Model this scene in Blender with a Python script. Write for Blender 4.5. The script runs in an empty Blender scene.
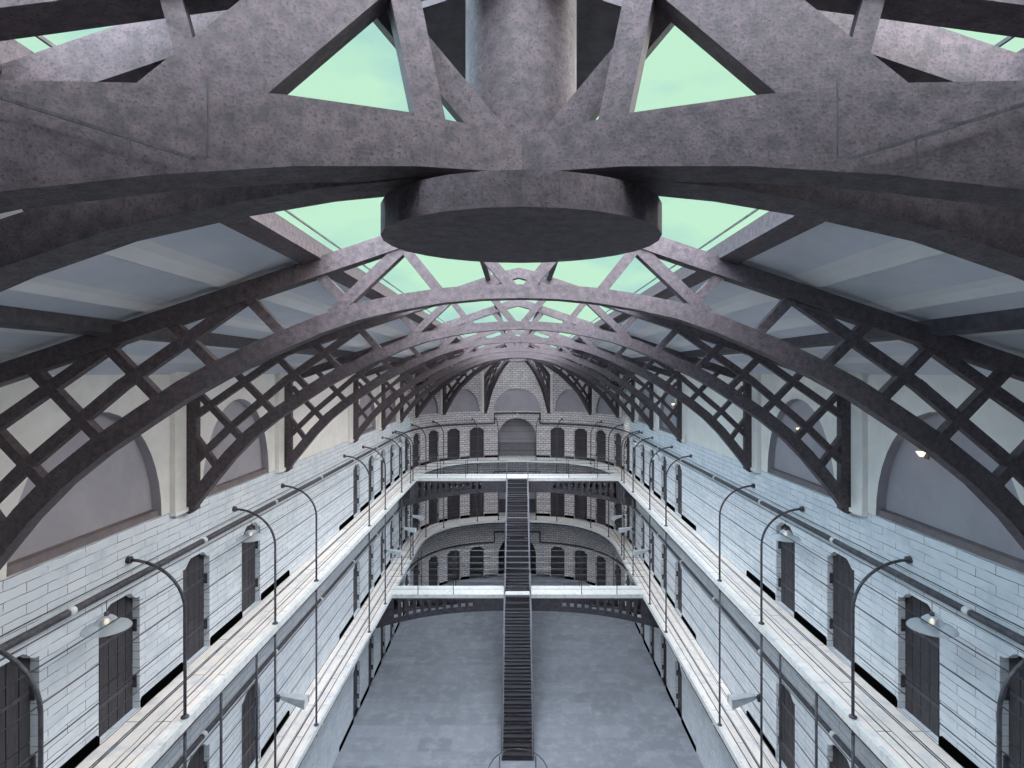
import bpy, bmesh, math
from mathutils import Vector, Matrix
PI = math.pi
SC = bpy.context.scene
COL = SC.collection
F = 580.0            # focal length in pixels of a 1024 wide frame
EYE = 15.84          # eye height over the ground floor

# ---------------------------------------------------------------- camera
cd = bpy.data.cameras.new('camera'); cam = bpy.data.objects.new('camera', cd); COL.objects.link(cam)
cam.location = (-0.045, 0, EYE); cam.rotation_euler = (PI/2, 0, 0)
cd.sensor_width = 36; cd.lens = F/1024*36
cd.shift_x = -4.6/1024; cd.shift_y = -11/1024
cd.clip_start = 0.05; cd.clip_end = 300
SC.camera = cam

# ---------------------------------------------------------------- sky, sun, exposure
W = bpy.data.worlds.new('sky'); SC.world = W; W.use_nodes = True
nt = W.node_tree; nt.nodes.clear()
out = nt.nodes.new('ShaderNodeOutputWorld'); bg = nt.nodes.new('ShaderNodeBackground')
tc = nt.nodes.new('ShaderNodeTexCoord'); mp = nt.nodes.new('ShaderNodeMapping')
mp.inputs['Scale'].default_value = (1.2, 1.0, 3.0)
ns = nt.nodes.new('ShaderNodeTexNoise'); ns.inputs['Scale'].default_value = 3.0; ns.inputs['Detail'].default_value = 4
cr = nt.nodes.new('ShaderNodeValToRGB')
cr.color_ramp.elements[0].position = 0.36; cr.color_ramp.elements[0].color = (0.42, 0.72, 0.66, 1)
cr.color_ramp.elements[1].position = 0.50; cr.color_ramp.elements[1].color = (0.56, 0.88, 0.66, 1)
L = nt.links.new
L(tc.outputs['Generated'], mp.inputs['Vector']); L(mp.outputs[0], ns.inputs['Vector'])
L(ns.outputs['Fac'], cr.inputs[0]); L(cr.outputs[0], bg.inputs['Color']); L(bg.outputs[0], out.inputs['Surface'])
bg.inputs['Strength'].default_value = 1.0

def sun(name, direction, strength, angle, col):
    d = bpy.data.lights.new(name, 'SUN'); o = bpy.data.objects.new(name, d); COL.objects.link(o)
    o.rotation_euler = Vector(direction).to_track_quat('-Z', 'Y').to_euler()
    o.location = (0, -6, EYE+12)
    d.energy = strength; d.angle = math.radians(angle); d.color = col
sun('daylight_warm', (-0.45, 0.30, -1), 18.0, 140, (1.0, 0.88, 0.88))
sun('daylight_cool', (0.45, 0.30, -1), 13.0, 140, (0.58, 0.75, 1.0))
SC.view_settings.view_transform = 'Standard'; SC.view_settings.look = 'None'
SC.view_settings.exposure = 0.0; SC.view_settings.gamma = 1.0
SC.view_settings.use_curve_mapping = False

# ---------------------------------------------------------------- materials
def mat(name, base, rough=0.7, metal=0.0, c2=None, scale=6, detail=6, lo=0.4, hi=0.62, bump=0.0, bscale=30,
        c3=None, s3=40, lo3=0.55, hi3=0.7, stretch=(1,1,1)):
    m = bpy.data.materials.new(name); m.use_nodes = True; t = m.node_tree
    p = t.nodes['Principled BSDF']; p.inputs['Roughness'].default_value = rough; p.inputs['Metallic'].default_value = metal
    p.inputs['Base Color'].default_value = (*base, 1)
    if c2 is None and not bump: return m
    co = t.nodes.new('ShaderNodeTexCoord'); mm = t.nodes.new('ShaderNodeMapping'); mm.inputs['Scale'].default_value = stretch
    t.links.new(co.outputs['Object'], mm.inputs[0])
    src = None
    if c2 is not None:
        n = t.nodes.new('ShaderNodeTexNoise'); n.inputs['Scale'].default_value = scale; n.inputs['Detail'].default_value = detail
        n.inputs['Roughness'].default_value = 0.65
        t.links.new(mm.outputs[0], n.inputs['Vector'])
        r = t.nodes.new('ShaderNodeValToRGB')
        r.color_ramp.elements[0].position = lo; r.color_ramp.elements[0].color = (*base, 1)
        r.color_ramp.elements[1].position = hi; r.color_ramp.elements[1].color = (*c2, 1)
        t.links.new(n.outputs['Fac'], r.inputs[0]); src = r.outputs[0]
        if c3 is not None:
            n3 = t.nodes.new('ShaderNodeTexNoise'); n3.inputs['Scale'].default_value = s3; n3.inputs['Detail'].default_value = 3
            t.links.new(mm.outputs[0], n3.inputs['Vector'])
            r3 = t.nodes.new('ShaderNodeValToRGB')
            r3.color_ramp.elements[0].position = lo3; r3.color_ramp.elements[0].color = (0,0,0,1)
            r3.color_ramp.elements[1].position = hi3; r3.color_ramp.elements[1].color = (1,1,1,1)
            t.links.new(n3.outputs['Fac'], r3.inputs[0])
            mx = t.nodes.new('ShaderNodeMix'); mx.data_type = 'RGBA'
            t.links.new(r3.outputs[0], mx.inputs[0]); t.links.new(src, mx.inputs[6]); mx.inputs[7].default_value = (*c3, 1)
            src = mx.outputs[2]
        t.links.new(src, p.inputs['Base Color'])
    if bump:
        nb = t.nodes.new('ShaderNodeTexNoise'); nb.inputs['Scale'].default_value = bscale; nb.inputs['Detail'].default_value = 4
        t.links.new(mm.outputs[0], nb.inputs['Vector'])
        b = t.nodes.new('ShaderNodeBump'); b.inputs['Strength'].default_value = bump; b.inputs['Distance'].default_value = 0.02
        t.links.new(nb.outputs['Fac'], b.inputs['Height']); t.links.new(b.outputs[0], p.inputs['Normal'])
    return m

def brickmat(name, c1, c2, mortar, bw, rh, msize, rough=0.8, uv=True, bump=0.4, offset=0.5, rot=0, stain=None, ssc=0.8, smooth=0.1, fade=False):
    m = bpy.data.materials.new(name); m.use_nodes = True; t = m.node_tree
    p = t.nodes['Principled BSDF']; p.inputs['Roughness'].default_value = rough
    co = t.nodes.new('ShaderNodeTexCoord'); mm = t.nodes.new('ShaderNodeMapping'); mm.inputs['Rotation'].default_value = (0, 0, rot)
    t.links.new(co.outputs['UV' if uv else 'Object'], mm.inputs[0])
    # wobble so that the courses are hand laid
    nz = t.nodes.new('ShaderNodeTexNoise'); nz.inputs['Scale'].default_value = 2.5; nz.inputs['Detail'].default_value = 3
    t.links.new(mm.outputs[0], nz.inputs['Vector'])
    sub = t.nodes.new('ShaderNodeVectorMath'); sub.operation = 'MULTIPLY_ADD'
    sub.inputs[1].default_value = (0.05, 0.05, 0); t.links.new(nz.outputs['Color'], sub.inputs[0]); t.links.new(mm.outputs[0], sub.inputs[2])
    b = t.nodes.new('ShaderNodeTexBrick'); b.offset = offset; b.inputs['Scale'].default_value = 1.0
    b.inputs['Brick Width'].default_value = bw; b.inputs['Row Height'].default_value = rh
    b.inputs['Mortar Size'].default_value = msize; b.inputs['Mortar Smooth'].default_value = smooth
    b.inputs['Color1'].default_value = (*c1, 1); b.inputs['Color2'].default_value = (*c2, 1); b.inputs['Mortar'].default_value = (*mortar, 1)
    t.links.new(sub.outputs[0], b.inputs['Vector'])
    src = b.outputs['Color']
    if fade:
        fn = t.nodes.new('ShaderNodeTexNoise'); fn.inputs['Scale'].default_value = 3.0; fn.inputs['Detail'].default_value = 5
        fm = t.nodes.new('ShaderNodeMapping'); fm.inputs['Scale'].default_value = (0.5, 3, 1)
        t.links.new(co.outputs['UV'], fm.inputs[0]); t.links.new(fm.outputs[0], fn.inputs['Vector'])
        fr = t.nodes.new('ShaderNodeValToRGB'); fr.color_ramp.elements[0].position = 0.36; fr.color_ramp.elements[1].position = 0.50
        fx = t.nodes.new('ShaderNodeMix'); fx.data_type = 'RGBA'
        t.links.new(fn.outputs['Fac'], fr.inputs[0]); t.links.new(fr.outputs[0], fx.inputs[0])
        fx.inputs[6].default_value = (*c2, 1); fx.inputs[7].default_value = (*mortar, 1)
        t.links.new(fx.outputs[2], b.inputs['Mortar'])
    if stain is not None:
        n = t.nodes.new('ShaderNodeTexNoise'); n.inputs['Scale'].default_value = ssc; n.inputs['Detail'].default_value = 7; n.inputs['Roughness'].default_value = 0.7
        t.links.new(mm.outputs[0], n.inputs['Vector'])
        r = t.nodes.new('ShaderNodeValToRGB'); r.color_ramp.elements[0].position = 0.48; r.color_ramp.elements[1].position = 0.72
        t.links.new(n.outputs['Fac'], r.inputs[0])
        mx = t.nodes.new('ShaderNodeMix'); mx.data_type = 'RGBA'
        t.links.new(r.outputs[0], mx.inputs[0]); t.links.new(src, mx.inputs[6]); mx.inputs[7].default_value = (*stain, 1); src = mx.outputs[2]
    t.links.new(src, p.inputs['Base Color'])
    if bump:
        bp = t.nodes.new('ShaderNodeBump'); bp.inputs['Strength'].default_value = bump; bp.inputs['Distance'].default_value = 0.03; bp.invert = True
        t.links.new(b.outputs['Fac'], bp.inputs['Height']); t.links.new(bp.outputs[0], p.inputs['Normal'])
    return m

def emis(name, col, s):
    m = bpy.data.materials.new(name); m.use_nodes = True; p = m.node_tree.nodes['Principled BSDF']
    p.inputs['Emission Color'].default_value = (*col, 1); p.inputs['Emission Strength'].default_value = s
    p.inputs['Base Color'].default_value = (*col, 1); return m

def glassmat(name, tint, gloss):
    m = bpy.data.materials.new(name); m.use_nodes = True; t = m.node_tree; t.nodes.clear()
    o = t.nodes.new('ShaderNodeOutputMaterial'); a = t.nodes.new('ShaderNodeBsdfTransparent'); a.inputs[0].default_value = (*tint, 1)
    g = t.nodes.new('ShaderNodeBsdfGlossy'); g.inputs['Roughness'].default_value = 0.05
    x = t.nodes.new('ShaderNodeMixShader'); x.inputs[0].default_value = gloss
    t.links.new(a.outputs[0], x.inputs[1]); t.links.new(g.outputs[0], x.inputs[2]); t.links.new(x.outputs[0], o.inputs[0]); return m

M = {}
M['steel'] = mat('weathered_steel', (0.046,0.040,0.046), 0.65, 0.0, (0.128,0.100,0.113), 14, 12, 0.34, 0.66, 0.12, 70, c3=(0.022,0.019,0.022), s3=70, lo3=0.52, hi3=0.74)
M['steel_dark'] = mat('dark_steel', (0.042,0.040,0.050), 0.6, 0.0, (0.085,0.078,0.090), 7, 6, 0.4, 0.65, 0.2, 40)
M['iron'] = mat('painted_iron', (0.05,0.05,0.06), 0.5, 0.2, (0.10,0.10,0.115), 9, 4)
M['wire'] = mat('wire_steel', (0.045,0.05,0.06), 0.5, 0.3)
M['wire_light'] = mat('galvanised_wire', (0.30,0.33,0.37), 0.5, 0.2)
M['brick'] = brickmat('whitewashed_brick', (0.74,0.78,0.81), (0.67,0.72,0.76), (0.12,0.14,0.17), 0.80, 0.165, 0.0065, stain=(0.50,0.57,0.62), ssc=1.4, fade=True)
M['brick_back'] = brickmat('pale_brick', (0.80,0.75,0.74), (0.66,0.62,0.62), (0.10,0.10,0.11), 0.40, 0.17, 0.014, stain=(0.40,0.39,0.40), ssc=2.5)
M['plaster'] = mat('cream_plaster', (0.80,0.78,0.73), 0.85, 0, (0.86,0.84,0.79), 3, 6, 0.4, 0.6, 0.25, 60)
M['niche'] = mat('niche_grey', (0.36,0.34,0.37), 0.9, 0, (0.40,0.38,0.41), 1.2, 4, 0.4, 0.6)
M['soffit'] = mat('ceiling_boards', (0.62,0.65,0.71), 0.85, 0, (0.67,0.70,0.75), 1.5, 4, 0.4, 0.6, 0.15, 50)
M['light_band'] = mat('ceiling_light_band', (0.74,0.74,0.75), 0.85, 0, (0.78,0.78,0.78), 3, 5)  # paler ceiling tone that imitates bands of light
M['deck'] = brickmat('pale_stone_deck', (0.92,0.86,0.79), (0.87,0.82,0.76), (0.13,0.13,0.14), 3.4, 0.28, 0.010, stain=(0.60,0.62,0.64), ssc=2.2, bump=0.2)
M['nosing'] = mat('stone_nosing', (0.74,0.76,0.74), 0.8, 0, (0.50,0.54,0.56), 6, 6, 0.5, 0.7, 0.3, 30)
M['ground'] = brickmat('ground_flagstones', (0.26,0.285,0.325), (0.20,0.22,0.25), (0.22,0.24,0.27), 1.4, 0.9, 0.02, uv=False, stain=(0.33,0.355,0.395), ssc=1.8, bump=0.15, smooth=0.6)
M['wood'] = mat('black_oak', (0.028,0.027,0.032), 0.7, 0, (0.065,0.060,0.068), 5, 7, 0.35, 0.65, 0.3, 30, stretch=(6,6,0.7))
M['black'] = mat('black_bar', (0.002,0.002,0.002), 1.0); M['black'].node_tree.nodes['Principled BSDF'].inputs['Specular IOR Level'].default_value = 0.0
M['white'] = mat('pipe_collar_white', (0.80,0.80,0.78), 0.5)
M['brown'] = mat('brown_sill', (0.17,0.14,0.145), 0.7, 0, (0.21,0.175,0.175), 4, 4)
M['flood'] = mat('grey_enamel', (0.45,0.50,0.54), 0.4, 0.3, (0.55,0.60,0.63), 5, 4)
M['glass'] = glassmat('skylight_glass', (0.98,1.0,0.99), 0.02)
M['shade'] = glassmat('lamp_glass', (0.50,0.56,0.60), 0.35)
def frosted(name, col, f):
    m = glassmat(name, (0.8,0.84,0.87), 0.5); t = m.node_tree
    d = t.nodes.new('ShaderNodeBsdfDiffuse'); d.inputs[0].default_value = (*col, 1)
    x = [n for n in t.nodes if n.type == 'MIX_SHADER'][0]; x.inputs[0].default_value = f
    t.links.new(d.outputs[0], x.inputs[2]); return m
M['shade'] = frosted('frosted_lamp_glass', (0.62,0.68,0.72), 0.55)
M['bulb'] = emis('bulb_glow', (1.0,0.80,0.55), 1.6)
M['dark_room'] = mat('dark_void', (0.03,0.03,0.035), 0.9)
M['tread'] = mat('stair_iron', (0.022,0.021,0.027), 0.6, 0.1, (0.045,0.043,0.052), 8, 4)
M['rail'] = mat('stair_rail', (0.16,0.17,0.20), 0.5, 0.2)

# ---------------------------------------------------------------- helpers
def obj(name, bm, m, parent=None, smooth=False):
    me = bpy.data.meshes.new(name)
    bmesh.ops.recalc_face_normals(bm, faces=bm.faces)
    bm.to_mesh(me); bm.free()
    for x in (m if isinstance(m, (list, tuple)) else [m]): me.materials.append(x)
    if smooth:
        for p in me.polygons: p.use_smooth = True
    o = bpy.data.objects.new(name, me); COL.objects.link(o)
    if parent: o.parent = parent
    return o
def mesh_nofix(name, verts, faces, uvs, mats, midx=None):
    me = bpy.data.meshes.new(name); me.from_pydata(verts, [], faces)
    uvl = me.uv_layers.new(name='UVMap')
    for p in me.polygons:
        for li in p.loop_indices: uvl.data[li].uv = uvs[me.loops[li].vertex_index]
        if midx: p.material_index = midx[p.index]
    for m in mats: me.materials.append(m)
    o = bpy.data.objects.new(name, me); COL.objects.link(o); return o
def empty(name, loc, rz=0):
    o = bpy.data.objects.new(name, None); COL.objects.link(o); o.location = loc; o.rotation_euler = (0, 0, rz); o.empty_display_size = 0.2; return o
def tag(o, label, cat, group=None):
    o['label'] = label; o['category'] = cat
    if group: o['group'] = group
    return o
def struct(o, label=None):
    o['kind'] = 'structure'
    if label: o['label'] = label
    return o
def link_copy(o, parent, loc=None):
    c = o.copy(); COL.objects.link(c); c.parent = parent
    if loc is not None: c.location = loc
    return c
def copy_tree(o, parent=None):
    c = o.copy(); COL.objects.link(c); c.parent = parent
    for ch in [x for x in bpy.data.objects if x.parent == o]: copy_tree(ch, c)
    return c
def box(bm, x0, x1, y0, y1, z0, z1):
    v = [bm.verts.new(p) for p in ((x0,y0,z0),(x1,y0,z0),(x1,y1,z0),(x0,y1,z0),(x0,y0,z1),(x1,y0,z1),(x1,y1,z1),(x0,y1,z1))]
    for f in ((0,1,2,3),(4,5,6,7),(0,1,5,4),(1,2,6,5),(2,3,7,6),(3,0,4,7)): bm.faces.new([v[i] for i in f])
def prism(bm, pts, y0, y1):
    """pts (x,z) outline extruded along y"""
    a = [bm.verts.new((p[0], y0, p[1])) for p in pts]; b = [bm.verts.new((p[0], y1, p[1])) for p in pts]
    bm.faces.new(a); bm.faces.new(list(reversed(b)))
    n = len(pts)
    for i in range(n): bm.faces.new([a[i], a[(i+1)%n], b[(i+1)%n], b[i]])
def strip_prism(bm, lo, hi, y0, y1):
    """band between two polylines lo and hi (same count), extruded along y"""
    n = len(lo)
    A = [[bm.verts.new((p[0], y, p[1])) for p in row] for row in (lo, hi) for y in (y0, y1)]
    l0, l1, h0, h1 = A
    for i in range(n-1):
        bm.faces.new([l0[i], l0[i+1], h0[i+1], h0[i]]); bm.faces.new([l1[i], h1[i], h1[i+1], l1[i+1]])
        bm.faces.new([l0[i], l1[i], l1[i+1], l0[i+1]]); bm.faces.new([h0[i], h0[i+1], h1[i+1], h1[i]])
    bm.faces.new([l0[0], h0[0], h1[0], l1[0]]); bm.faces.new([l0[-1], l1[-1], h1[-1], h0[-1]])
def bar2(bm, p, q, w, y0, y1):
    """flat bar from p to q in the xz plane, width w"""
    d = Vector((q[0]-p[0], q[1]-p[1])); d.normalize(); n = Vector((-d.y, d.x))*w/2
    prism(bm, [(p[0]+n.x, p[1]+n.y), (q[0]+n.x, q[1]+n.y), (q[0]-n.x, q[1]-n.y), (p[0]-n.x, p[1]-n.y)], y0, y1)
def tube(bm, pts, r, seg=8, closed=False):
    pts = [Vector(p) for p in pts]; rings = []
    n = len(pts); prev = None
    for i, p in enumerate(pts):
        if closed: t = pts[(i+1)%n]-pts[i-1]
        else: t = pts[min(i+1, n-1)]-pts[max(i-1, 0)]
        t.normalize()
        u = prev if prev is not None else (Vector((0,0,1)) if abs(t.z) < 0.9 else Vector((1,0,0)))
        u = (u - t*u.dot(t)).normalized(); prev = u; v = t.cross(u)
        rings.append([bm.verts.new(p+u*math.cos(2*PI*k/seg)*r+v*math.sin(2*PI*k/seg)*r) for k in range(seg)])
    m = n if closed else n-1
    for i in range(m):
        a, b = rings[i], rings[(i+1)%n]
        for k in range(seg): bm.faces.new([a[k], a[(k+1)%seg], b[(k+1)%seg], b[k]])
    if not closed: bm.faces.new(rings[0]); bm.faces.new(list(reversed(rings[-1])))
def lathe(bm, prof, seg=32, c=(0,0,0), sx=1.0, sy=1.0):
    rings = []
    for r, z in prof:
        if r < 1e-5: rings.append([bm.verts.new((c[0], c[1], c[2]+z))])
        else: rings.append([bm.verts.new((c[0]+math.cos(2*PI*k/seg)*r*sx, c[1]+math.sin(2*PI*k/seg)*r*sy, c[2]+z)) for k in range(seg)])
    for a, b in zip(rings, rings[1:]):
        for k in range(seg):
            f = [a[k%len(a)], a[(k+1)%len(a)], b[(k+1)%len(b)], b[k%len(b)]]
            f2 = []
            for v in f:
                if v not in f2: f2.append(v)
            if len(f2) > 2: bm.faces.new(f2)
ORD = ['first','second','third','fourth','fifth','sixth','seventh','eighth','ninth','tenth','eleventh','twelfth','thirteenth','fourteenth']

# ---------------------------------------------------------------- plan of the hall (horseshoe)
XW, XR = 7.46, 6.34            # wall and gallery rim
YC, BW, BR, NP = 37.05, 8.27, 6.85, 2.5
Y0 = -6.0
LS = YC-Y0; LA = 26.0
QT = 2*LS+LA
def pos(q, w):
    """q runs left front -> apse -> right front, w=0 rim, w=1 wall"""
    a = XR+(XW-XR)*w; b = BR+(BW-BR)*w
    if q <= LS: return Vector((-a, Y0+q))
    if q >= LS+LA: return Vector((a, Y0+(QT-q)))
    th = PI*(1-(q-LS)/LA); c, s = math.cos(th), abs(math.sin(th))
    return Vector((math.copysign(abs(c)**(2/NP)*a, c), YC+b*s**(2/NP)))
def outn(q, w=1.0):
    d = pos(min(q+0.05, QT), w)-pos(max(q-0.05, 0), w); d.normalize(); return Vector((-d.y, d.x))
NS = 4000
_tab = [0.0]
for _i in range(1, NS+1): _tab.append(_tab[-1]+(pos(QT*_i/NS, 1)-pos(QT*(_i-1)/NS, 1)).length)
def arc(q):
    x = max(0, min(q/QT*NS, NS-1e-6)); i = int(x); return _tab[i]+(_tab[i+1]-_tab[i])*(x-i)
def q_of_arc(s):
    lo, hi = 0.0, QT
    for _ in range(50):
        m = (lo+hi)/2
        if arc(m) < s: lo = m
        else: hi = m
    return lo
def q_ray(off, w=1.0):
    """q on the left half of the apse seen at sideways ratio off/F"""
    r = off/F; best = None
    for i in range(3001):
        q = LS-8+(LA/2+8)*i/3000; p = pos(q, w)
        e = abs(-p.x/p.y-r)
        if best is None or e < best[0]: best = (e, q)
    return best[1]
mir = lambda q: QT-q
G0, G1, G2, LEDGE = 0.0, EYE-11.15, EYE-6.6, EYE-2.99      # floors and wall head
ATTIC = EYE+0.12
FLOORS = [G0, G1, G2]

# doors: arc centre positions along the wall, left side then mirrored
DW = 1.12
door_q = []
YD = [8.45, 10.85, 13.45, 16.2, 26.9, 29.6, 32.2, 34.6]
for y in YD: door_q.append(y-Y0)
for off in (116.5, 110.0, 100.5, 83.6, 63.6, 40.4): door_q.append(q_ray(off))
NDOOR = len(door_q)
ARC_HW = 1.47
QM = QT/2

# ---------------------------------------------------------------- walls with recessed doorways
SH, PK = 2.21, 2.38            # shoulder and crest of the door head
def head(u):                   # u in -1..1 across the opening
    a = abs(u)
    if a > 0.86: return SH
    if a < 0.45: return PK
    t = (0.86-a)/0.41; return SH+(PK-SH)*(t*t*(3-2*t))
REC = 0.17
def openings(storey):
    o = []
    for i, q in enumerate(door_q):
        if storey == 0 and i < 3: continue
        for s in (q, mir(q)):
            c = arc(s); o.append((c-DW/2, c+DW/2, 'door'))
    c = arc(QM); o.append((c-ARC_HW, c+ARC_HW, 'arch'))
    return sorted(o)
ASPR = 1.62
def oph(kind, u):
    if kind == 'door': return head(u)
    if kind == 'arch': return ASPR+ARC_HW*math.sqrt(max(0, 1-u*u))
    return 0
class Build:
    def __init__(s): s.v=[]; s.f=[]; s.uv=[]; s.m=[]
    def quad(s, P, U, m=0):
        i = len(s.v); s.v += P; s.uv += U; s.f.append(tuple(range(i, i+len(P)))); s.m.append(m)
    def make(s, name, mats): return mesh_nofix(name, s.v, s.f, s.uv, mats, s.m)
def wall_pt(a, z, d=0.0):
    q = q_of_arc(a); p = pos(q, 1)
    if d: p = p+outn(q)*d
    return (p.x, p.y, z)
def wall(name, a0, a1, mats):
    B = Build()
    for k in range(3):
        zf = FLOORS[k]; zt = FLOORS[k+1] if k < 2 else LEDGE
        ops = [o for o in openings(k) if o[1] > a0 and o[0] < a1]
        cuts = [a0]; step = 0.5
        x = a0
        while x < a1-1e-4: x = min(x+step, a1); cuts.append(x)
        for o in ops:
            cuts = [c for c in cuts if not (o[0]-0.01 < c < o[1]+0.01)]
            us = [-1,-0.86,-0.72,-0.58,-0.45,0,0.45,0.58,0.72,0.86,1] if o[2]=='door' else [math.sin(PI/2*(j/9)) for j in range(-9, 10)]
            cuts += [(o[0]+o[1])/2+(o[1]-o[0])/2*u for u in us]
        cuts = sorted(cuts)
        for x0, x1 in zip(cuts, cuts[1:]):
            if x1-x0 < 1e-5: continue
            mid = (x0+x1)/2; o = next((o for o in ops if o[0] < mid < o[1]), None)
            if o:
                c, h = (o[0]+o[1])/2, (o[1]-o[0])/2
                b0, b1 = zf+oph(o[2], max(-1,min(1,(x0-c)/h))), zf+oph(o[2], max(-1,min(1,(x1-c)/h)))
                d = REC if o[2]=='door' else 1.4
                B.quad([wall_pt(x0,b0),wall_pt(x1,b1),wall_pt(x1,b1,d),wall_pt(x0,b0,d)], [(x0,b0),(x1,b1),(x1,b1+d),(x0,b0+d)])
                B.quad([wall_pt(x0,zf),wall_pt(x1,zf),wall_pt(x1,zf,d),wall_pt(x0,zf,d)], [(x0,zf),(x1,zf),(x1,zf-d),(x0,zf-d)])
            else: b0 = b1 = zf
            B.quad([wall_pt(x0,b0),wall_pt(x1,b1),wall_pt(x1,zt),wall_pt(x0,zt)], [(x0,b0),(x1,b1),(x1,zt),(x0,zt)])
        for o in ops:
            d = REC if o[2]=='door' else 1.4
            zz = zf+oph(o[2], 1)
            for e in (o[0], o[1]):
                B.quad([wall_pt(e,zf),wall_pt(e,zz),wall_pt(e,zz,d),wall_pt(e,zf,d)], [(e,zf),(e,zz),(e+d,zz),(e+d,zf)])
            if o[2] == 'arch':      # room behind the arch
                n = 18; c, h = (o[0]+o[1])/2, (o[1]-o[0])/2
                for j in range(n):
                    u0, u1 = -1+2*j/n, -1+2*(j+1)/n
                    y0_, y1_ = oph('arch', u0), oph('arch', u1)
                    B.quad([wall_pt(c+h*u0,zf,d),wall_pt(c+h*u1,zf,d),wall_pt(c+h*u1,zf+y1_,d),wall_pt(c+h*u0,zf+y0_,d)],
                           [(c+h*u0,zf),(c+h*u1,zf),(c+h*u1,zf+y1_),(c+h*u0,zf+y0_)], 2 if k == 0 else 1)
    # ledge on top of the brick wall, running back under the attic wall
    n = max(2, int((a1-a0)/0.6))
    for j in range(n):
        x0, x1 = a0+(a1-a0)*j/n, a0+(a1-a0)*(j+1)/n
        B.quad([wall_pt(x0,LEDGE),wall_pt(x1,LEDGE),wall_pt(x1,LEDGE,0.7),wall_pt(x0,LEDGE,0.7)], [(x0,LEDGE),(x1,LEDGE),(x1,LEDGE+.7),(x0,LEDGE+.7)])
    return struct(B.make(name, mats))
AL, AR = arc(LS+1.5), arc(mir(LS+1.5))
wall('wall_left', 0, AL, [M['brick'], M['niche'], M['dark_room']])
wall('wall_right', AR, arc(QT), [M['brick'], M['niche'], M['dark_room']])
wall('wall_back', AL, AR, [M['brick_back'], M['niche'], M['dark_room']])

# ---------------------------------------------------------------- attic wall with arched niches
TY = [7.6, 12.98, 18.4, 26.1, 31.5, 36.5]        # truss planes
PQ = [q_ray(102.8), q_ray(74.4), q_ray(32.2)]    # radial truss posts in the apse
nic = []
for y in (4.9, 10.3, 15.55, 28.8, 34.0):
    for q in (y-Y0, mir(y-Y0)): nic.append((arc(q), 1.85, 2.3))
qa = [(arc(TY[5]-Y0)+arc(PQ[0]))/2, (arc(PQ[0])+arc(PQ[1]))/2, (arc(PQ[1])+arc(PQ[2]))/2]
tot = arc(QT)
for a in (qa[1], qa[2]):
    for x in (a, tot-a): nic.append((x, 1.35, 1.8))
nic.append((tot/2, 1.85, 1.8))
nic.sort()
ND = 0.22
def attic(name, a0, a1, ztop, mats):
    B = Build()
    ops = [o for o in nic if o[0]+o[1] > a0 and o[0]-o[1] < a1]
    cuts = [a0]; x = a0
    while x < a1-1e-4: x = min(x+0.5, a1); cuts.append(x)
    for c, h, H in ops:
        cuts = [k for k in cuts if not (c-h-0.01 < k < c+h+0.01)]
        cuts += [c+h*math.sin(PI/2*j/10) for j in range(-10, 11)]
    cuts.sort()
    for x0, x1 in zip(cuts, cuts[1:]):
        if x1-x0 < 1e-5: continue
        mid = (x0+x1)/2; o = next((o for o in ops if o[0]-o[1] < mid < o[0]+o[1]), None)
        b0 = b1 = LEDGE
        if o:
            f = lambda x: LEDGE+o[2]*math.sqrt(max(0, 1-((x-o[0])/o[1])**2))
            b0, b1 = f(x0), f(x1)
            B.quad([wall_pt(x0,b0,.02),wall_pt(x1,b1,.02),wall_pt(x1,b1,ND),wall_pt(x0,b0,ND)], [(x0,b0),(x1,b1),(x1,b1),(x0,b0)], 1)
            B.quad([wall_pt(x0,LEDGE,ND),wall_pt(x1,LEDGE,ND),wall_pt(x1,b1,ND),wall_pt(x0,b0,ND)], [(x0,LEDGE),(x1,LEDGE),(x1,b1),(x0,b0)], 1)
        B.quad([wall_pt(x0,b0,.02),wall_pt(x1,b1,.02),wall_pt(x1,ztop(x1),.02),wall_pt(x0,ztop(x0),.02)], [(x0,b0),(x1,b1),(x1,ztop(x1)),(x0,ztop(x0))])
    return struct(B.make(name, mats))
def roofz(x): return EYE+2.42-0.328*abs(x)       # underside of the roof planes
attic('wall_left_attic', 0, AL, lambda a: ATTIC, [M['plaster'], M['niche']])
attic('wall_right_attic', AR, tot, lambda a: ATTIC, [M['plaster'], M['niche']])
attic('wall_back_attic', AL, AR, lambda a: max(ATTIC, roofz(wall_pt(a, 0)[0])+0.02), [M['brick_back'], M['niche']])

# pilasters behind the truss posts, brown sills in the niches
tn = [0]
def trim(o, label): tn[0] += 1; o.name = 'trim_%d' % tn[0]; o.data.name = o.name; return struct(o, label)
def pilaster(a, wd=0.62):
    q = q_of_arc(a); p = pos(q, 1); n = outn(q); t = Vector((-n.y, n.x))
    bm = bmesh.new()
    z0, z1 = LEDGE-0.06, ATTIC-0.02
    def blk(w, d0, d1, za, zb):
        v = [bm.verts.new((p.x+t.x*s*w+n.x*d, p.y+t.y*s*w+n.y*d, z)) for z in (za, zb) for s, d in ((-1,d0),(1,d0),(1,d1),(-1,d1))]
        for f in ((0,1,2,3),(4,5,6,7),(0,1,5,4),(1,2,6,5),(2,3,7,6),(3,0,4,7)): bm.faces.new([v[i] for i in f])
    blk(wd/2, 0.05, -0.10, z0+0.07, z1); blk(wd/2+.03, 0.05, -0.13, z0-0.02, z0+0.07); blk(wd/2+.05, 0.05, -0.15, z1-0.16, z1)
    trim(obj('trim', bm, M['plaster']), 'pale plaster pilaster on the wall ledge behind a roof truss foot')
for y in TY:
    for q in (y-0.34-Y0, mir(y-0.34-Y0)): pilaster(arc(q), 0.42)
for q in PQ:
    for qq in (q, mir(q)): pilaster(arc(qq), 0.5)
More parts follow.
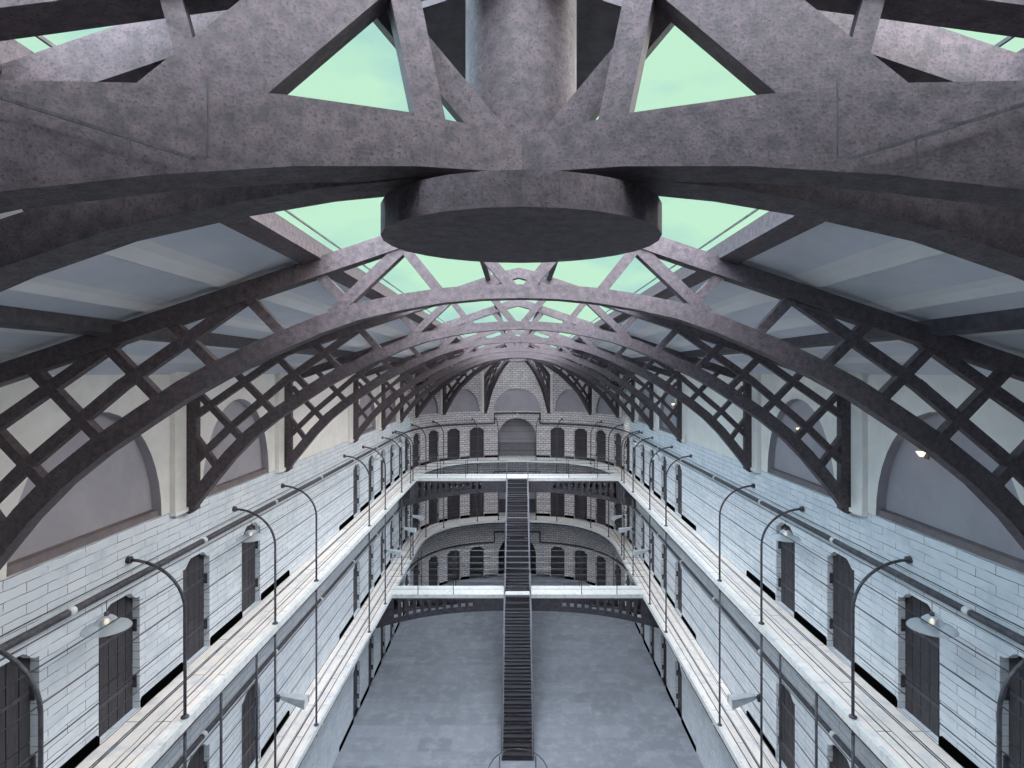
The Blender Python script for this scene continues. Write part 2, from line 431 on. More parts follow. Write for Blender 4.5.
for c, h, H in nic:
    if H > 2:
        bm = bmesh.new(); n = 8
        f0 = [wall_pt(c-h*0.97+2*h*0.97*j/n, LEDGE+0.002, 0.06) for j in range(n+1)]
        f1 = [wall_pt(c-h*0.97+2*h*0.97*j/n, LEDGE+0.002, ND-0.002) for j in range(n+1)]
        a = [bm.verts.new(p) for p in f0]; b = [bm.verts.new(p) for p in f1]
        a2 = [bm.verts.new((p[0],p[1],p[2]+0.14)) for p in f0]; b2 = [bm.verts.new((p[0],p[1],p[2]+0.14)) for p in f1]
        for j in range(n):
            bm.faces.new([a[j],a[j+1],a2[j+1],a2[j]]); bm.faces.new([a2[j],a2[j+1],b2[j+1],b2[j]])
        bm.faces.new([a[0],a2[0],b2[0],b[0]]); bm.faces.new([a[-1],b[-1],b2[-1],a2[-1]])
        trim(obj('trim', bm, M['brown']), 'brown sill at the foot of an arched niche')

# ---------------------------------------------------------------- floors and galleries
bm = bmesh.new(); box(bm, -9.2, 9.2, Y0-0.2, Y0, 0, EYE+2.4); struct(obj('wall_front', bm, M['brick']))
bm = bmesh.new(); box(bm, -9.2, 9.2, Y0, 48, -0.3, 0); struct(obj('floor', bm, M['ground']))
def gallery(name, z, trimlab):
    B = Build(); qs = [QT*i/260 for i in range(261)]; TH = 0.13
    def P(q, w, zz): p = pos(q, w); return (p.x, p.y, zz)
    for q0, q1 in zip(qs, qs[1:]):
        a0, a1 = arc(q0), arc(q1)
        B.quad([P(q0,0,z),P(q0,1.0,z),P(q1,1.0,z),P(q1,0,z)], [(a0,0.02),(a0,1.12),(a1,1.12),(a1,0.02)])
        B.quad([P(q0,0,z-TH),P(q1,0,z-TH),P(q1,1.0,z-TH),P(q0,1.0,z-TH)], [(a0,0),(a1,0),(a1,1.12),(a0,1.12)], 1)
        B.quad([P(q0,0,z),P(q1,0,z),P(q1,0,z-TH-.1),P(q0,0,z-TH-.1)], [(a0,0),(a1,0),(a1,-.1),(a0,-.1)], 1)
    struct(B.make(name, [M['deck'], M['steel_dark']]))
    B = Build()      # nosing
    for q0, q1 in zip(qs, qs[1:]):
        a0, a1 = arc(q0), arc(q1)
        prof = [(-0.035, z-0.15), (-0.035, z+0.03), (0.05, z+0.03), (0.05, z-0.02)]
        for (w0, z0), (w1, z1) in zip(prof, prof[1:]):
            B.quad([P(q0,w0,z0),P(q1,w0,z0),P(q1,w1,z1),P(q0,w1,z1)], [(a0,z0),(a1,z0),(a1,z1),(a0,z1)])
    trim(B.make('trim', [M['nosing']]), trimlab)
gallery('floor_upper_gallery', G2, 'pale stone nosing along the rim of the upper gallery')
gallery('floor_lower_gallery', G1, 'pale stone nosing along the rim of the lower gallery')

# ---------------------------------------------------------------- doors
def door_proto():
    """local: x across, y into the wall, z up; origin at the sill centre on the wall face"""
    root = empty('door', (0,0,0))
    bm = bmesh.new(); n = 7; hw = DW/2
    for (za, zb) in ((0.0, 0.86), (0.875, 9)):
        edges = [-hw, -hw*0.62, -hw*0.22, hw*0.22, hw*0.62, hw]
        for x0, x1 in zip(edges, edges[1:]):
            x0 += 0.009; x1 -= 0.009
            if zb < 5: prism(bm, [(x0,za),(x1,za),(x1,zb),(x0,zb)], REC-0.035, REC)
            else:
                k = 6; top = [(x1+(x0-x1)*j/k, head((x1+(x0-x1)*j/k)/hw)) for j in range(k+1)]
                prism(bm, [(x0,za),(x1,za)]+top, REC-0.035, REC)
    leaf = obj('leaf', bm, M['wood'], root)
    bm = bmesh.new(); k = 24
    prism(bm, [(-hw-.1,-.02),(hw+.1,-.02),(hw+.1,PK+.08),(-hw-.1,PK+.08)], REC+0.004, REC+0.03)
    obj('backing', bm, M['black'], root)
    for z in (0.55, 1.65):
        bm = bmesh.new(); box(bm, hw-0.03, hw-0.002, 0.05, REC-0.04, z-0.12, z+0.12)
        obj('hinge', bm, M['iron'], root)
        bm = bmesh.new(); box(bm, -hw*0.9, hw*0.96, REC-0.05, REC-0.034, z-0.03, z+0.03)
        obj('strap', bm, M['iron'], root)
    return root
proto = door_proto(); first = True; dn = 0
storeyn = ['ground floor', 'lower gallery', 'upper gallery']
for k in (2, 1, 0):
    for side in (0, 1):
        for i, q in enumerate(door_q):
            if k == 0 and i < 3: continue
            qq = q if side == 0 else mir(q)
            r = proto if first else copy_tree(proto); first = False
            p = pos(qq, 1); nrm = outn(qq)
            r.location = (p.x, p.y, FLOORS[k]); r.rotation_euler = (0, 0, math.atan2(nrm.y, nrm.x)-PI/2)
            if side: 
                r.scale = (-1, 1, 1)
            dn += 1; r.name = 'door_%d' % dn
            struct(r, 'dark plank cell door on the %s, %s side, %s from the camera' % (storeyn[k], 'left' if not side else 'right', ORD[i]))

# black bars at the wall foot between doors
def strip(k, a0, a1):
    bm = bmesh.new(); z0 = FLOORS[k]+0.01; n = max(2, int((a1-a0)/0.4)); H = 0.19
    xs = [a0, a0+0.04]+[a0+0.04+(a1-a0-0.08)*j/n for j in range(1, n)]+[a1-0.04, a1]
    rows = []
    for j, x in enumerate(xs):
        h = H if 0 < j < len(xs)-1 else H-0.05
        rows.append([bm.verts.new(wall_pt(x, z, d)) for z, d in ((z0, -0.035), (z0+h, -0.035), (z0+h, 0.0), (z0, 0.0))])
    for a, b in zip(rows, rows[1:]):
        for m in range(4): bm.faces.new([a[m], a[(m+1)%4], b[(m+1)%4], b[m]])
    bm.faces.new(rows[0]); bm.faces.new(list(reversed(rows[-1])))
    trim(obj('trim', bm, M['black']), 'black bar along the wall foot between cell doors')
for k in range(3):
    ops = openings(k)
    for o, p in zip(ops, ops[1:]):
        g = p[0]-o[1]
        if g < 3.5: strip(k, o[1]+0.02, p[0]-0.02)
        else: strip(k, o[1]+0.05, o[1]+2.1); strip(k, p[0]-2.1, p[0]-0.05)

# parapet inside the arches of the two galleries
for k in (2, 1):
    bm = bmesh.new(); zf = FLOORS[k]; box(bm, -ARC_HW+0.01, ARC_HW-0.01, 46.4, 46.55, zf, zf+1.05)
    trim(obj('trim', bm, M['steel_dark'] if k == 1 else mat('parapet_grey', (0.16,0.165,0.17), 0.8, 0, (0.20,0.20,0.21), 6, 4)), 'grey parapet inside the central arch of the %s' % storeyn[k])

# ---------------------------------------------------------------- wall pipes
def pipe(k, side):
    z = FLOORS[k]+2.68; root = empty('wall_pipe', (0,0,z))
    W0 = 0.90
    def P(q, zz=0, w=W0):
        p = pos(q, 1)+outn(q)*(-0.09); return (p.x, p.y, zz)
    qs = []; qe = q_of_arc(tot/2-1.78); q = 0
    while q < qe: qs.append(q); q += 0.6
    qs.append(qe)
    if side: qs = [mir(x) for x in qs]; qe = mir(qe)
    up = 0.8 if k != 1 else 0.8
    pts = [P(x) for x in qs]+[P(qe, up), P(QM+(0.01 if side else -0.01), up)]
    bm = bmesh.new(); tube(bm, pts[:-2], 0.062, 10); tube(bm, pts[-3:-1], 0.05, 8); tube(bm, pts[-2:], 0.062, 8)
    obj('pipe_run', bm, M['iron'], root, True)
    for y in (5.5, 9.53, 13.57, 17.6, 21.7, 26.0, 30.3, 34.4):
        q = y-Y0; q = mir(q) if side else q; a = P(q-0.06); b = P(q+0.06)
        bm = bmesh.new(); tube(bm, [a, b], 0.072, 12); obj('collar', bm, M['white'], root, True)
    tag(root, 'dark iron pipe with white collars along the %s wall above the %s doors' % ('right' if side else 'left', storeyn[k]), 'pipe', None)
for k in (2, 1, 0):
    for s in (0, 1): pipe(k, s)

# ---------------------------------------------------------------- gallery railings
YP = [4.2, 7.7, 11.05, 15.18, 18.3, 24.87, 27.9, 31.9, 34.6]
post_q = [y-Y0 for y in YP]+[q_ray(o, 0.0) for o in (104.0, 91.0, 73.3, 39.5, 18.8)]
def bow_w(t):                    # t 0..90 degrees around the bow: w, z
    return (1-math.cos(t))*0.97+0.02, 2.08+0.96*math.sin(t)
def railing(k, side):
    z = FLOORS[k]; root = empty('gallery_railing', (0, 0, z)); wst = 0.02
    def P(q, w, zz): p = pos(q, w); return (p.x, p.y, zz)
    sideq = [(lambda q: q), mir][side]
    pq = list(post_q)
    if k == 1: pq += [12.4-Y0, 14.1-Y0]
    for q in pq:
        if k == 1 and q < 7-Y0: continue
        qq = sideq(q); bm = bmesh.new()
        if k == 2:
            pts = [P(qq, wst, -0.3), P(qq, wst, 1.0), P(qq, wst, 2.0)]+[P(qq, *bow_w(math.radians(a))) for a in range(0, 91, 9)]
            tube(bm, pts, 0.030, 8)
        else: tube(bm, [P(qq, wst, -0.3), P(qq, wst, 2.0), P(qq, wst, G2-G1-0.14)], 0.030, 8)
        pst = obj('post', bm, M['iron'], root, True)
        bm = bmesh.new(); c = P(qq, wst, 0.04); lathe(bm, [(0,0),(0.075,0),(0.075,0.025),(0.04,0.05),(0,0.05)], 12, c)
        obj('flange', bm, M['iron'], pst)
        if k == 2:
            bm = bmesh.new()
            a = Vector(P(qq, 0.985, 3.04)); n = outn(qq); b = a-Vector((n.x, n.y, 0))*0.03
            tube(bm, [(a.x+n.x*0.02, a.y+n.y*0.02, a.z), b, (b.x-n.x*.03, b.y-n.y*.03, b.z)], 0.07, 8)
            obj('wall_flange', bm, M['iron'], pst)
    if k == 2:
        ws = [(wst,0.38),(wst,0.72),(wst,0.76),(wst,1.30),(wst,1.61)]
        ws += [(wst, 2.20)]+[bow_w(math.radians(a)) for a in (33, 53, 72)]
    else: ws = [(wst, h) for h in (0.38, 0.72, 0.76, 1.30, 1.61, 2.2, 2.7, 3.2, 3.7)]
    for w, h in ws:
        bm = bmesh.new(); pts = []; q = 3.0
        while q < QM: pts.append(P(sideq(q), w, h)); q += 0.8
        pts.append(P(sideq(QM), w, h))
        tube(bm, pts, 0.0105, 5); obj('wire', bm, M['wire'], root)
    tag(root, 'thin dark %s posts and wires railing along the %s side of the %s' % ('bowed' if k == 2 else 'straight', 'right' if side else 'left', storeyn[k]), 'railing')
for k in (2, 1):
    for s in (0, 1): railing(k, s)

# ---------------------------------------------------------------- roof trusses
LOW = [(0,0.97),(0.5,0.955),(1.0,0.905),(1.5,0.82),(2.05,0.695),(2.58,0.51),(3.24,0.225),(3.85,-0.08),(4.3,-0.33),(4.8,-0.66),(5.39,-1.06),(5.9,-1.47),(6.35,-1.93),(6.75,-2.42),(7.07,-2.82),(7.2,-3.0)]
def chord_band(thick):
    hi = []
    for i, p in enumerate(LOW):
        a = Vector(LOW[max(i-1,0)]); b = Vector(LOW[min(i+1,len(LOW)-1)]); d = (b-a).normalized(); n = Vector((-d.y, d.x))
        if n.y < 0: n = -n
        if i == 0: n = Vector((0,1))
        t = thick(p[0]); hi.append((p[0]+n.x*t, p[1]+n.y*t))
    hi[-1] = (7.40, -2.86)
    return LOW, hi
TH_G = lambda x: 0.175+0.085*min(1, x/4.2)
UPB = lambda x: 2.14-0.338*x            # underside of top chord
UPT = 0.26
STR = [((7.21,-1.45),(6.72,-2.12),.12), ((7.16,-0.45),(6.18,-1.48),.13), ((6.38,0.06),(5.41,-0.94),.13), ((5.40,0.36),(4.66,-0.40),.13),
       ((4.56,0.66),(3.93,0.04),.13), ((3.55,0.98),(3.05,0.46),.13), ((2.62,1.28),(2.2,0.86),.12),
       ((1.50,1.66),(2.45,0.76),.15), ((1.52,1.64),(1.02,1.02),.13), ((0.78,1.92),(0.04,1.04),.14),
       ((7.26,-0.98),(5.20,0.46),.15), ((7.25,-2.0),(6.44,-1.2),.15), ((6.50,-1.26),(5.18,-0.14),.15), ((5.26,-0.2),(3.62,0.95),.15)]
def truss(full, sx=1.0, thick=TH_G, dep=0.115, extra=None, name='roof_truss', lift=0.0):
    root = empty(name, (0,0,0))
    sides = (1, -1) if full else (1,)
    lo, hi = chord_band(thick)
    S = lambda p, s: (p[0]*sx*s, p[1])
    bm = bmesh.new()
    if full:
        strip_prism(bm, [S(p,-1) for p in reversed(lo)]+[S(p,1) for p in lo[1:]], [S(p,-1) for p in reversed(hi)]+[S(p,1) for p in hi[1:]], -dep, dep)
    else: strip_prism(bm, [S(p,1) for p in lo], [S(p,1) for p in hi], -dep, dep)
    obj('lower_chord', bm, M['steel'], root)
    bm = bmesh.new()
    up = [(0, UPB(0)-0.02), (0.35, UPB(0.35)), (7.42, UPB(7.42))]; ut = [(0, UPB(0)+UPT-0.06), (0.35, UPB(0.35)+UPT-0.02), (7.42, UPB(7.42)+UPT)]
    up = [(a, b+lift) for a, b in up]; ut = [(a, b+lift) for a, b in ut]
    if full: strip_prism(bm, [S(p,-1) for p in reversed(up)]+[S(p,1) for p in up[1:]], [S(p,-1) for p in reversed(ut)]+[S(p,1) for p in ut[1:]], -dep*0.9, dep*0.9)
    else: strip_prism(bm, [S(p,1) for p in up], [S(p,1) for p in ut], -dep*0.9, dep*0.9)
    obj('upper_chord', bm, M['steel'], root)
    for s in sides:
        bm = bmesh.new(); prism(bm, [S(p,s) for p in ((7.17,-3.03),(7.32,-3.14),(7.44,-3.08),(7.44,UPB(7.4)+0.05),(7.17,UPB(7.17)+0.05))], -dep*0.8, dep*0.8)
        obj('post', bm, M['steel'], root)
        for kk, (a, b, w) in enumerate(extra if extra is not None else STR):
            hd = dep*0.66-0.0035*(kk % 7); bm = bmesh.new(); bar2(bm, S(a,s), S(b,s), w, -hd, hd); obj('strut', bm, M['steel'], root)
    return root
T0 = truss(True)
allt = [2.95]+TY
for i, y in enumerate(allt):
    t = T0 if i == 0 else copy_tree(T0)
    t.location = (0, y+0.0, EYE)
    tag(t, 'arched lattice steel truss, %s' % ('whole span just behind the large round hub' if not i else '%s whole span beyond the large round hub' % ORD[i-1]), 'roof truss', 'roof trusses over the hall')
# radial half trusses in the far apse
HUBF = (0.0, YC-0.2)
RT = truss(False, 1.0); used = False
for i, q in enumerate(PQ):
    for side in (0, 1):
        p = pos(mir(q) if side else q, 1); d = Vector((p.x-HUBF[0], p.y-HUBF[1]))
        t = RT if not used else copy_tree(RT); used = True
        t.location = (HUBF[0], HUBF[1], EYE); t.rotation_euler = (0, 0, math.atan2(d.y, d.x)); t.scale = ((d.length-0.02)/7.46, 1, 1)
        tag(t, 'half truss fanning from the far hub to the curved end wall, %s on the %s' % (['outermost','middle','innermost'][i], 'right' if side else 'left'), 'roof truss', 'fanned half trusses of the far apse')
# two radial half trusses at the near hub, swinging towards the camera
HUBN = (0.0, 2.93)
NST = [((0.42,1.10),(0.60,2.0),.13), ((1.52,1.03),(0.66,1.98),.34), ((1.38,1.2),(1.56,1.95),.08), ((2.9,0.60),(2.35,1.45),.13)]+STR[:6]+STR[10:]
NT = truss(False, 1.0, thick=lambda x: 0.18+0.26*min(1, x/2.0), extra=NST, lift=-0.035)
for a, b, w in (((2.02,1.06),(1.36,0.885),.014), ((1.32,0.90),(1.32,1.22),.008), ((1.59,0.84),(1.59,0.95),.008)):
    for yy in (-1, 1):
        bm = bmesh.new(); bar2(bm, a, b, w, min(yy*0.149, yy*0.155) if a[1] < 1.23 else min(yy*.09, yy*.097), max(yy*0.149, yy*0.155) if a[1] < 1.23 else max(yy*.09, yy*.097)); obj('seam', bm, M['wood'], NT)
for side in (0, 1):
    t = NT if side == 0 else copy_tree(NT)
    ang = math.radians(-15.5); 
    t.location = (-0.02, HUBN[1], EYE); t.rotation_euler = (0, 0, ang if side else PI-ang); t.scale = (1.06, 1, 1)
    tag(t, 'heavy half truss from the round hub out over the near %s corner' % ('right' if side else 'left'), 'roof truss')
# hubs
def hub(name, x, y, rx, ry, label):
    root = empty(name, (x, y, EYE))
    bm = bmesh.new(); lathe(bm, [(0,0.74),(1,0.74),(1,0.905),(0.0,0.905)], 28, (0,0,0), rx, ry); obj('disc', bm, M['steel'], root)
    bm = bmesh.new(); lathe(bm, [(0.31,0.9),(0.31,2.3)], 28); obj('column', bm, M['steel'], root, True)
    tag(root, label, 'roof hub')
hub('roof_hub', -0.02, 3.24, 0.77, 0.66, 'large round steel hub disc hanging close overhead between the near trusses')
hub('roof_hub', 0.0, HUBF[1], 0.72, 0.66, 'small distant round hub where the far half trusses meet')

# ---------------------------------------------------------------- roof planes, purlins, skylight
SKX = 2.75; SKY0 = 1.6; YE = 41.0
for s, nm in ((-1, 'ceiling_left'), (1, 'ceiling_right')):
    bm = bmesh.new()
    x0, x1 = SKX*s, 9.6*s
    prism(bm, [(x0, roofz(x0)), (x1, roofz(x1)), (x1, roofz(x1)+0.09), (x0, roofz(x0)+0.09)], Y0, 47.2)
    struct(obj(nm, bm, M['soffit']))
bm = bmesh.new(); 
strip_prism(bm, [(-SKX, roofz(SKX)), (0, roofz(0)), (SKX, roofz(SKX))], [(-SKX, roofz(SKX)+.15), (0, roofz(0)+.15), (SKX, roofz(SKX)+.15)], YE, 47.2)
struct(obj('ceiling_back', bm, M['soffit']))
bm = bmesh.new()
strip_prism(bm, [(-SKX, roofz(SKX)), (0, roofz(0)), (SKX, roofz(SKX))], [(-SKX, roofz(SKX)+.15), (0, roofz(0)+.15), (SKX, roofz(SKX)+.15)], Y0, SKY0)
struct(obj('ceiling_front', bm, M['soffit']))
bm = bmesh.new(); strip_prism(bm, [(-.62, roofz(.62)-.12), (0, roofz(0)-.12), (.62, roofz(.62)-.12)], [(-.62, roofz(.62)-.02), (0, roofz(0)-.02), (.62, roofz(.62)-.02)], 3.35, 4.5)
tag(obj('ridge_cap', bm, M['steel_dark']), 'dark steel plate along the roof ridge above the near round hub', 'roof plate')
# soft light bands along the ceiling slopes, put in as paler raised strips
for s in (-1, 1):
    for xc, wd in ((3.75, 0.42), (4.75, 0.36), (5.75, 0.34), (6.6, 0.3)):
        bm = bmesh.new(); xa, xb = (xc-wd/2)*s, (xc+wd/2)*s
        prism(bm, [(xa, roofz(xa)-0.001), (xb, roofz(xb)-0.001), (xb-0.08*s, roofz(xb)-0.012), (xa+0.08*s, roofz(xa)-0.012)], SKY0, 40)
        trim(obj('trim', bm, M['light_band']), 'painted band of light running lengthwise on the %s ceiling slope' % ('left' if s < 0 else 'right'))
def purlin(x, w, h, y0, y1, m, label, dz=0.0):
    bm = bmesh.new(); z = roofz(x)-dz
    s = 1 if x > 0 else -1
    prism(bm, [(x-w/2, z-h+0.328*s*w/2), (x+w/2, z-h-0.328*s*w/2), (x+w/2, z-0.328*s*w/2), (x-w/2, z+0.328*s*w/2)], y0, y1)
    o = obj('purlin', bm, m); return tag(o, label, 'roof beam')
for s, nm in ((-1, 'left'), (1, 'right')):
    purlin(5.35*s, 0.14, 0.17, Y0+.02, 40, M['steel_dark'], 'dark steel purlin under the middle of the %s ceiling slope' % nm)
    purlin((SKX-0.06)*s, 0.24, 0.20, SKY0, YE, M['steel'], 'dark steel beam along the %s edge of the skylight' % nm, -0.10)
    purlin(0.67*s, 0.10, 0.14, 8.0, YE, M['steel_dark'], 'thin beam beside the skylight ridge, %s side' % nm)
root = empty('window_1', (0, 0, EYE)); struct(root, 'long ridge skylight')
bm = bmesh.new()
v = [bm.verts.new(p) for p in ((-SKX, SKY0, roofz(SKX)-EYE+0.14), (0, SKY0, roofz(0)-EYE+0.14), (SKX, SKY0, roofz(SKX)-EYE+0.14), (-SKX, YE, roofz(SKX)-EYE+0.14), (0, YE, roofz(0)-EYE+0.14), (SKX, YE, roofz(SKX)-EYE+0.14))]
bm.faces.new([v[0], v[1], v[4], v[3]]); bm.faces.new([v[1], v[2], v[5], v[4]])
obj('pane', bm, M['glass'], root)
for s in (-1, 1):
    bm = bmesh.new(); x = 2.48*s; z = roofz(x)-EYE+0.10; box(bm, x-0.008, x+0.008, SKY0, YE, z, z+0.02); obj('glazing_bar', bm, M['iron'], root)

# ---------------------------------------------------------------- footbridges
def bridge(k, yf, yb, hc, he, label):
    z = FLOORS[k]; root = empty('footbridge', (0, (yf+yb)/2, z)); yc = (yf+yb)/2; hy = (yb-yf)/2
    XE = XR+0.05; rh = 1.15 if k == 2 else 1.9
    B = bmesh.new(); box(B, -XE, XE, -hy, hy, -0.15, 0.036)
    obj('deck', B, M['nosing'], root)
    for y in (-hy-0.02, hy-0.04):
        # arched girder plate: solid centre, slots towards both ends
        bm = bmesh.new(); n = 104
        XG = XW-0.12; bot = lambda x: -(hc+(he-hc)*(max(0, abs(x)-0.6)/(XR-0.6))**2.2)
        slots = []
        for j in range(11):
            c = 2.35+0.375*j
            for s in (-1, 1): slots.append((s*c-0.105, s*c+0.105))
        slots.sort(); cuts = [-XG+2*XG*j/46 for j in range(47)]
        for a, b in slots:
            cuts = [c for c in cuts if not (a-.01 < c < b+.01)]+[a, (a+b)/2, b]
        cuts.sort()
        for x0, x1 in zip(cuts, cuts[1:]):
            m = (x0+x1)/2; sl = any(a < m < b for a, b in slots)
            if sl:
                prism(bm, [(x0,-0.26),(x1,-0.26),(x1,-0.15),(x0,-0.15)], y, y+0.06)
                prism(bm, [(x0,bot(x0)),(x1,bot(x1)),(x1,bot(x1)+0.27),(x0,bot(x0)+0.27)], y, y+0.06)
                if bot(m) < -0.95: prism(bm, [(x0,bot(x0)*0.5-0.12),(x1,bot(x1)*0.5-0.12),(x1,bot(x1)*0.5-0.04),(x0,bot(x0)*0.5-0.04)], y, y+0.06)
            else: prism(bm, [(x0,bot(x0)),(x1,bot(x1)),(x1,-0.15),(x0,-0.15)], y, y+0.06)
        obj('girder', bm, M['steel_dark'], root)
    for y in (-hy+0.03, hy-0.03):
        for x in (-5.0, -3.22, 3.22, 5.0):
            bm = bmesh.new(); tube(bm, [(x, y, 0), (x, y, rh)], 0.018, 6); obj('post', bm, M['wire'], root, True)
        for h in [rh*j/6-0.02 for j in range(1, 7)]:
            if y < 0:
                for xa, xb in ((-XE, -0.72), (0.72, XE)):
                    bm = bmesh.new(); tube(bm, [(xa, y, h), (xb, y, h)], 0.007, 5); obj('wire', bm, M['wire'], root)
            else:
                bm = bmesh.new(); tube(bm, [(-XE, y, h), (XE, y, h)], 0.007, 5); obj('wire', bm, M['wire_light'], root)
    tag(root, label, 'footbridge')
YU0, YU1 = F*6.6/105.6, F*6.6/101.6
YL0, YL1 = F*11.15/222.2, F*11.15/213.4
bridge(2, YU0, YU1, 0.85, 1.55, 'pale decked footbridge with slotted dark girder joining the upper galleries')
bridge(1, YL0, YL1, 0.78, 1.45, 'pale decked footbridge with slotted dark girder joining the lower galleries')

# ---------------------------------------------------------------- staircases
def stairs(ytop, ztop, ybot, zbot, n, label, hoop=True):
    root = empty('staircase', (0, ybot, zbot)); H = ztop-zbot; R = ytop-ybot; hw = 0.60
    dz, dy = H/n, R/n
    tb = bmesh.new(); box(tb, -hw, hw, 0, dy+0.02, -0.03, 0); t0 = obj('tread', tb, M['rail'] if False else M['tread'], root)
    rb = bmesh.new(); box(rb, -hw, hw, 0, 0.02, 0.12, dz-0.03) if dz > 0.16 else None; box(rb, -hw, hw, 0, 0.02, 0.0, 0.05)
    r0 = obj('riser', rb, M['tread'], root); rb = bmesh.new()
    m = 14
    for j in range(m+1):
        x = -hw+2*hw*j/m; box(rb, x-0.010, x+0.010, 0.001, 0.019, 0.045, 0.125)
    g0 = obj('riser_grille', rb, M['rail'], root)
    for i in range(n):
        loc = (0, dy*i, dz*(i+1)-0.0)
        a = t0 if i == 0 else link_copy(t0, root); a.location = loc
        b = r0 if i == 0 else link_copy(r0, root); b.location = (0, dy*i, dz*i)
        g = g0 if i == 0 else link_copy(g0, root); g.location = (0, dy*i, dz*i)
    for s in (-1, 1):
        bm = bmesh.new(); x = s*(hw+0.03)
        v = [(-0.02, -0.0), (0.28, 0.0), (R, H-0.28), (R, H+0.05), (R-0.15, H+0.05), (-0.02, 0.22)]
        a = [bm.verts.new((x-0.025, p[0], p[1])) for p in v]; b = [bm.verts.new((x+0.025, p[0], p[1])) for p in v]
        bm.faces.new(a); bm.faces.new(b)
        for i in range(len(v)): bm.faces.new([a[i], a[(i+1)%len(v)], b[(i+1)%len(v)], b[i]])
        obj('stringer', bm, M['rail'], root)
        xr = s*(hw+0.05)
        bm = bmesh.new(); tube(bm, [(xr, 0.0, 0.95), (xr, R-0.1, H+0.95), (xr, R+0.35, H+1.0)], 0.026, 8); obj('handrail', bm, M['rail'], root, True)
        for i in range(0, n+1, 4):
            bm = bmesh.new(); y, z = dy*i, dz*i; tube(bm, [(xr, y, z+0.02), (xr, y, z+0.95)], 0.016, 6); obj('baluster', bm, M['iron'], root)
    bm = bmesh.new(); z = 0.95+H
    if hoop:
        tube(bm, [(-hw-0.05, R+0.1, H+0.02)]+[(-(hw+0.05)*math.cos(a), R+0.1, H+0.06+0.36*math.sin(a)) for a in [PI*j/12 for j in range(1, 12)]]+[(hw+0.05, R+0.1, H+0.02)], 0.022, 8)
        obj('hoop', bm, M['iron'], root, True)
    tag(root, label, 'staircase')
stairs(YU0-0.02, G2, YL1-0.75, G1+0.036, 22, 'steep dark iron staircase from the upper bridge down to the lower bridge', hoop=False)
stairs(YL0-0.02, G1, 23.7, G0, 22, 'steep dark iron staircase from the lower bridge down to the ground floor')
# curved barrier rail at the foot of the lower stairs
root = empty('barrier_rail', (0, 22.6, 0)); hz = 1.0
bm = bmesh.new(); tube(bm, [(-1.15, -1.6, hz)]+[(-1.15*math.cos(a), -1.6+1.9*math.sin(a)**0.7, hz) for a in [PI*j/16 for j in range(1, 16)]]+[(1.15, -1.6, hz)], 0.022, 8); obj('rail', bm, M['iron'], root, True)
for x, y in ((-1.15,-1.6),(1.15,-1.6),(-0.7,-0.1),(0.7,-0.1)):
    bm = bmesh.new(); tube(bm, [(x, y, 0.0), (x, y, hz)], 0.02, 8); obj('post', bm, M['iron'], root, True)
tag(root, 'curved iron barrier rail on the ground floor at the foot of the stairs', 'railing')

# ---------------------------------------------------------------- hanging dish lamps
def lamp_proto():
    root = empty('hanging_lamp', (0,0,0))
    bm = bmesh.new(); lathe(bm, [(0.36,-0.03),(0.33,0.01),(0.17,0.055),(0.16,0.06),(0.145,0.12),(0.09,0.17),(0.035,0.185)], 28); obj('shade', bm, M['shade'], root, True)
    bm = bmesh.new(); lathe(bm, [(0,0.25),(0.035,0.24),(0.04,0.17),(0.03,0.15),(0,0.15)], 12); obj('cap', bm, M['iron'], root, True)
    bm = bmesh.new(); lathe(bm, [(0,0.03),(0.03,0.045),(0.038,0.08),(0.025,0.12),(0,0.15)], 14); obj('bulb', bm, M['bulb'], root, True)
    bm = bmesh.new(); tube(bm, [(0,0,0.24),(0,0,0.42)], 0.006, 6); obj('cord', bm, M['iron'], root)
    return root
lp = lamp_proto(); first = True
LY = [9.55, 14.75, 28.3, 33.3]
for s in (-1, 1):
    for i, y in enumerate(LY):
        r = lp if first else copy_tree(lp); first = False
        w, h = bow_w(math.radians(53)); x = XR+(XW-XR)*w
        r.location = (s*x, y, G2+h-0.42)
        tag(r, 'glass dish lamp hanging over the %s upper gallery, %s from the camera' % ('left' if s < 0 else 'right', ORD[i]), 'lamp', 'dish lamps over the upper gallery')
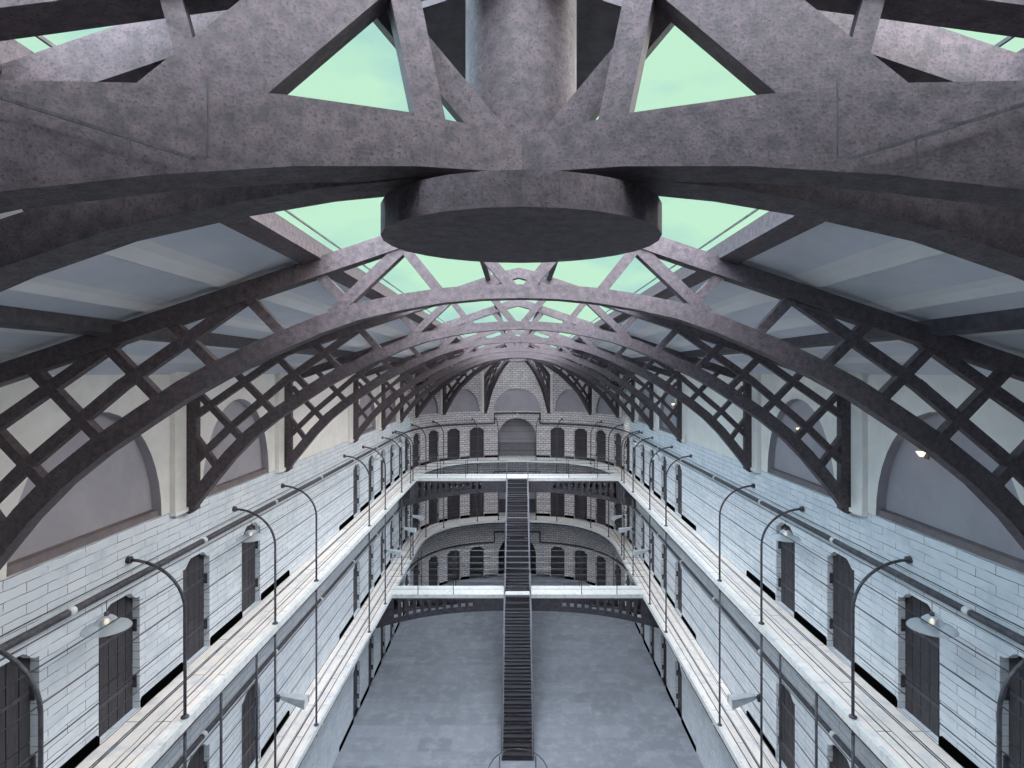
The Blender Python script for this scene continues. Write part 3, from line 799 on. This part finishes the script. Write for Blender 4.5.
# floodlights on the lower gallery posts
def flood_proto():
    """points along +x, origin on the post"""
    root = empty('floodlight', (0,0,0))
    bm = bmesh.new(); tube(bm, [(0,0,0),(0.10,0,0.03),(0.16,0,0.02)], 0.03, 8); box(bm, -0.05, 0.05, -0.05, 0.05, -0.08, 0.08); obj('bracket', bm, M['iron'], root)
    bm = bmesh.new()
    a = [(0.12,-0.07,0.0),(0.12,0.07,0.0),(0.12,0.07,0.10),(0.12,-0.07,0.10)]; b = [(0.78,-0.19,-0.20),(0.78,0.19,-0.20),(0.78,0.15,0.02),(0.78,-0.15,0.02)]
    A = [bm.verts.new(p) for p in a]; B = [bm.verts.new(p) for p in b]
    bm.faces.new(A)
    for i in range(4): bm.faces.new([A[i], A[(i+1)%4], B[(i+1)%4], B[i]])
    obj('hood', bm, M['flood'], root)
    bm = bmesh.new(); v = [bm.verts.new((p[0]-0.03, p[1]*0.95, p[2]*0.95)) for p in b]; bm.faces.new(v); obj('lens', bm, M['white'], root)
    return root
fp = flood_proto(); first = True
for s in (-1, 1):
    for i, y in enumerate((15.3, 27.9, 31.9, 34.6)):
        r = fp if first else copy_tree(fp); first = False
        r.location = (s*(XR+0.02), y, G1+2.75-0.18); r.rotation_euler = (0, 0, 0 if s < 0 else PI)
        tag(r, 'grey floodlight on a railing post of the %s lower gallery, %s from the camera' % ('left' if s < 0 else 'right', ORD[i]), 'floodlight', 'floodlights on the lower gallery posts')
# small sconces glowing in the right hand niches
sp = None
for i, y in enumerate((10.9, 15.6, 28.2)):
    if sp is None:
        sp = empty('wall_sconce', (0,0,0))
        bm = bmesh.new(); box(bm, -0.02, 0.0, -0.05, 0.05, -0.1, 0.1); obj('plate', bm, M['iron'], sp)
        bm = bmesh.new(); lathe(bm, [(0,-0.05),(0.03,-0.05),(0.09,0.04),(0,0.04)], 14, (-0.12,0,0)); obj('shade', bm, M['bulb'], sp, True)
        r = sp
    else: r = copy_tree(sp)
    r.location = (XW+ND, y, EYE-1.52)
    tag(r, 'small warm wall light glowing in a right side niche, %s from the camera' % ORD[i], 'lamp', 'warm lights in the right niches')
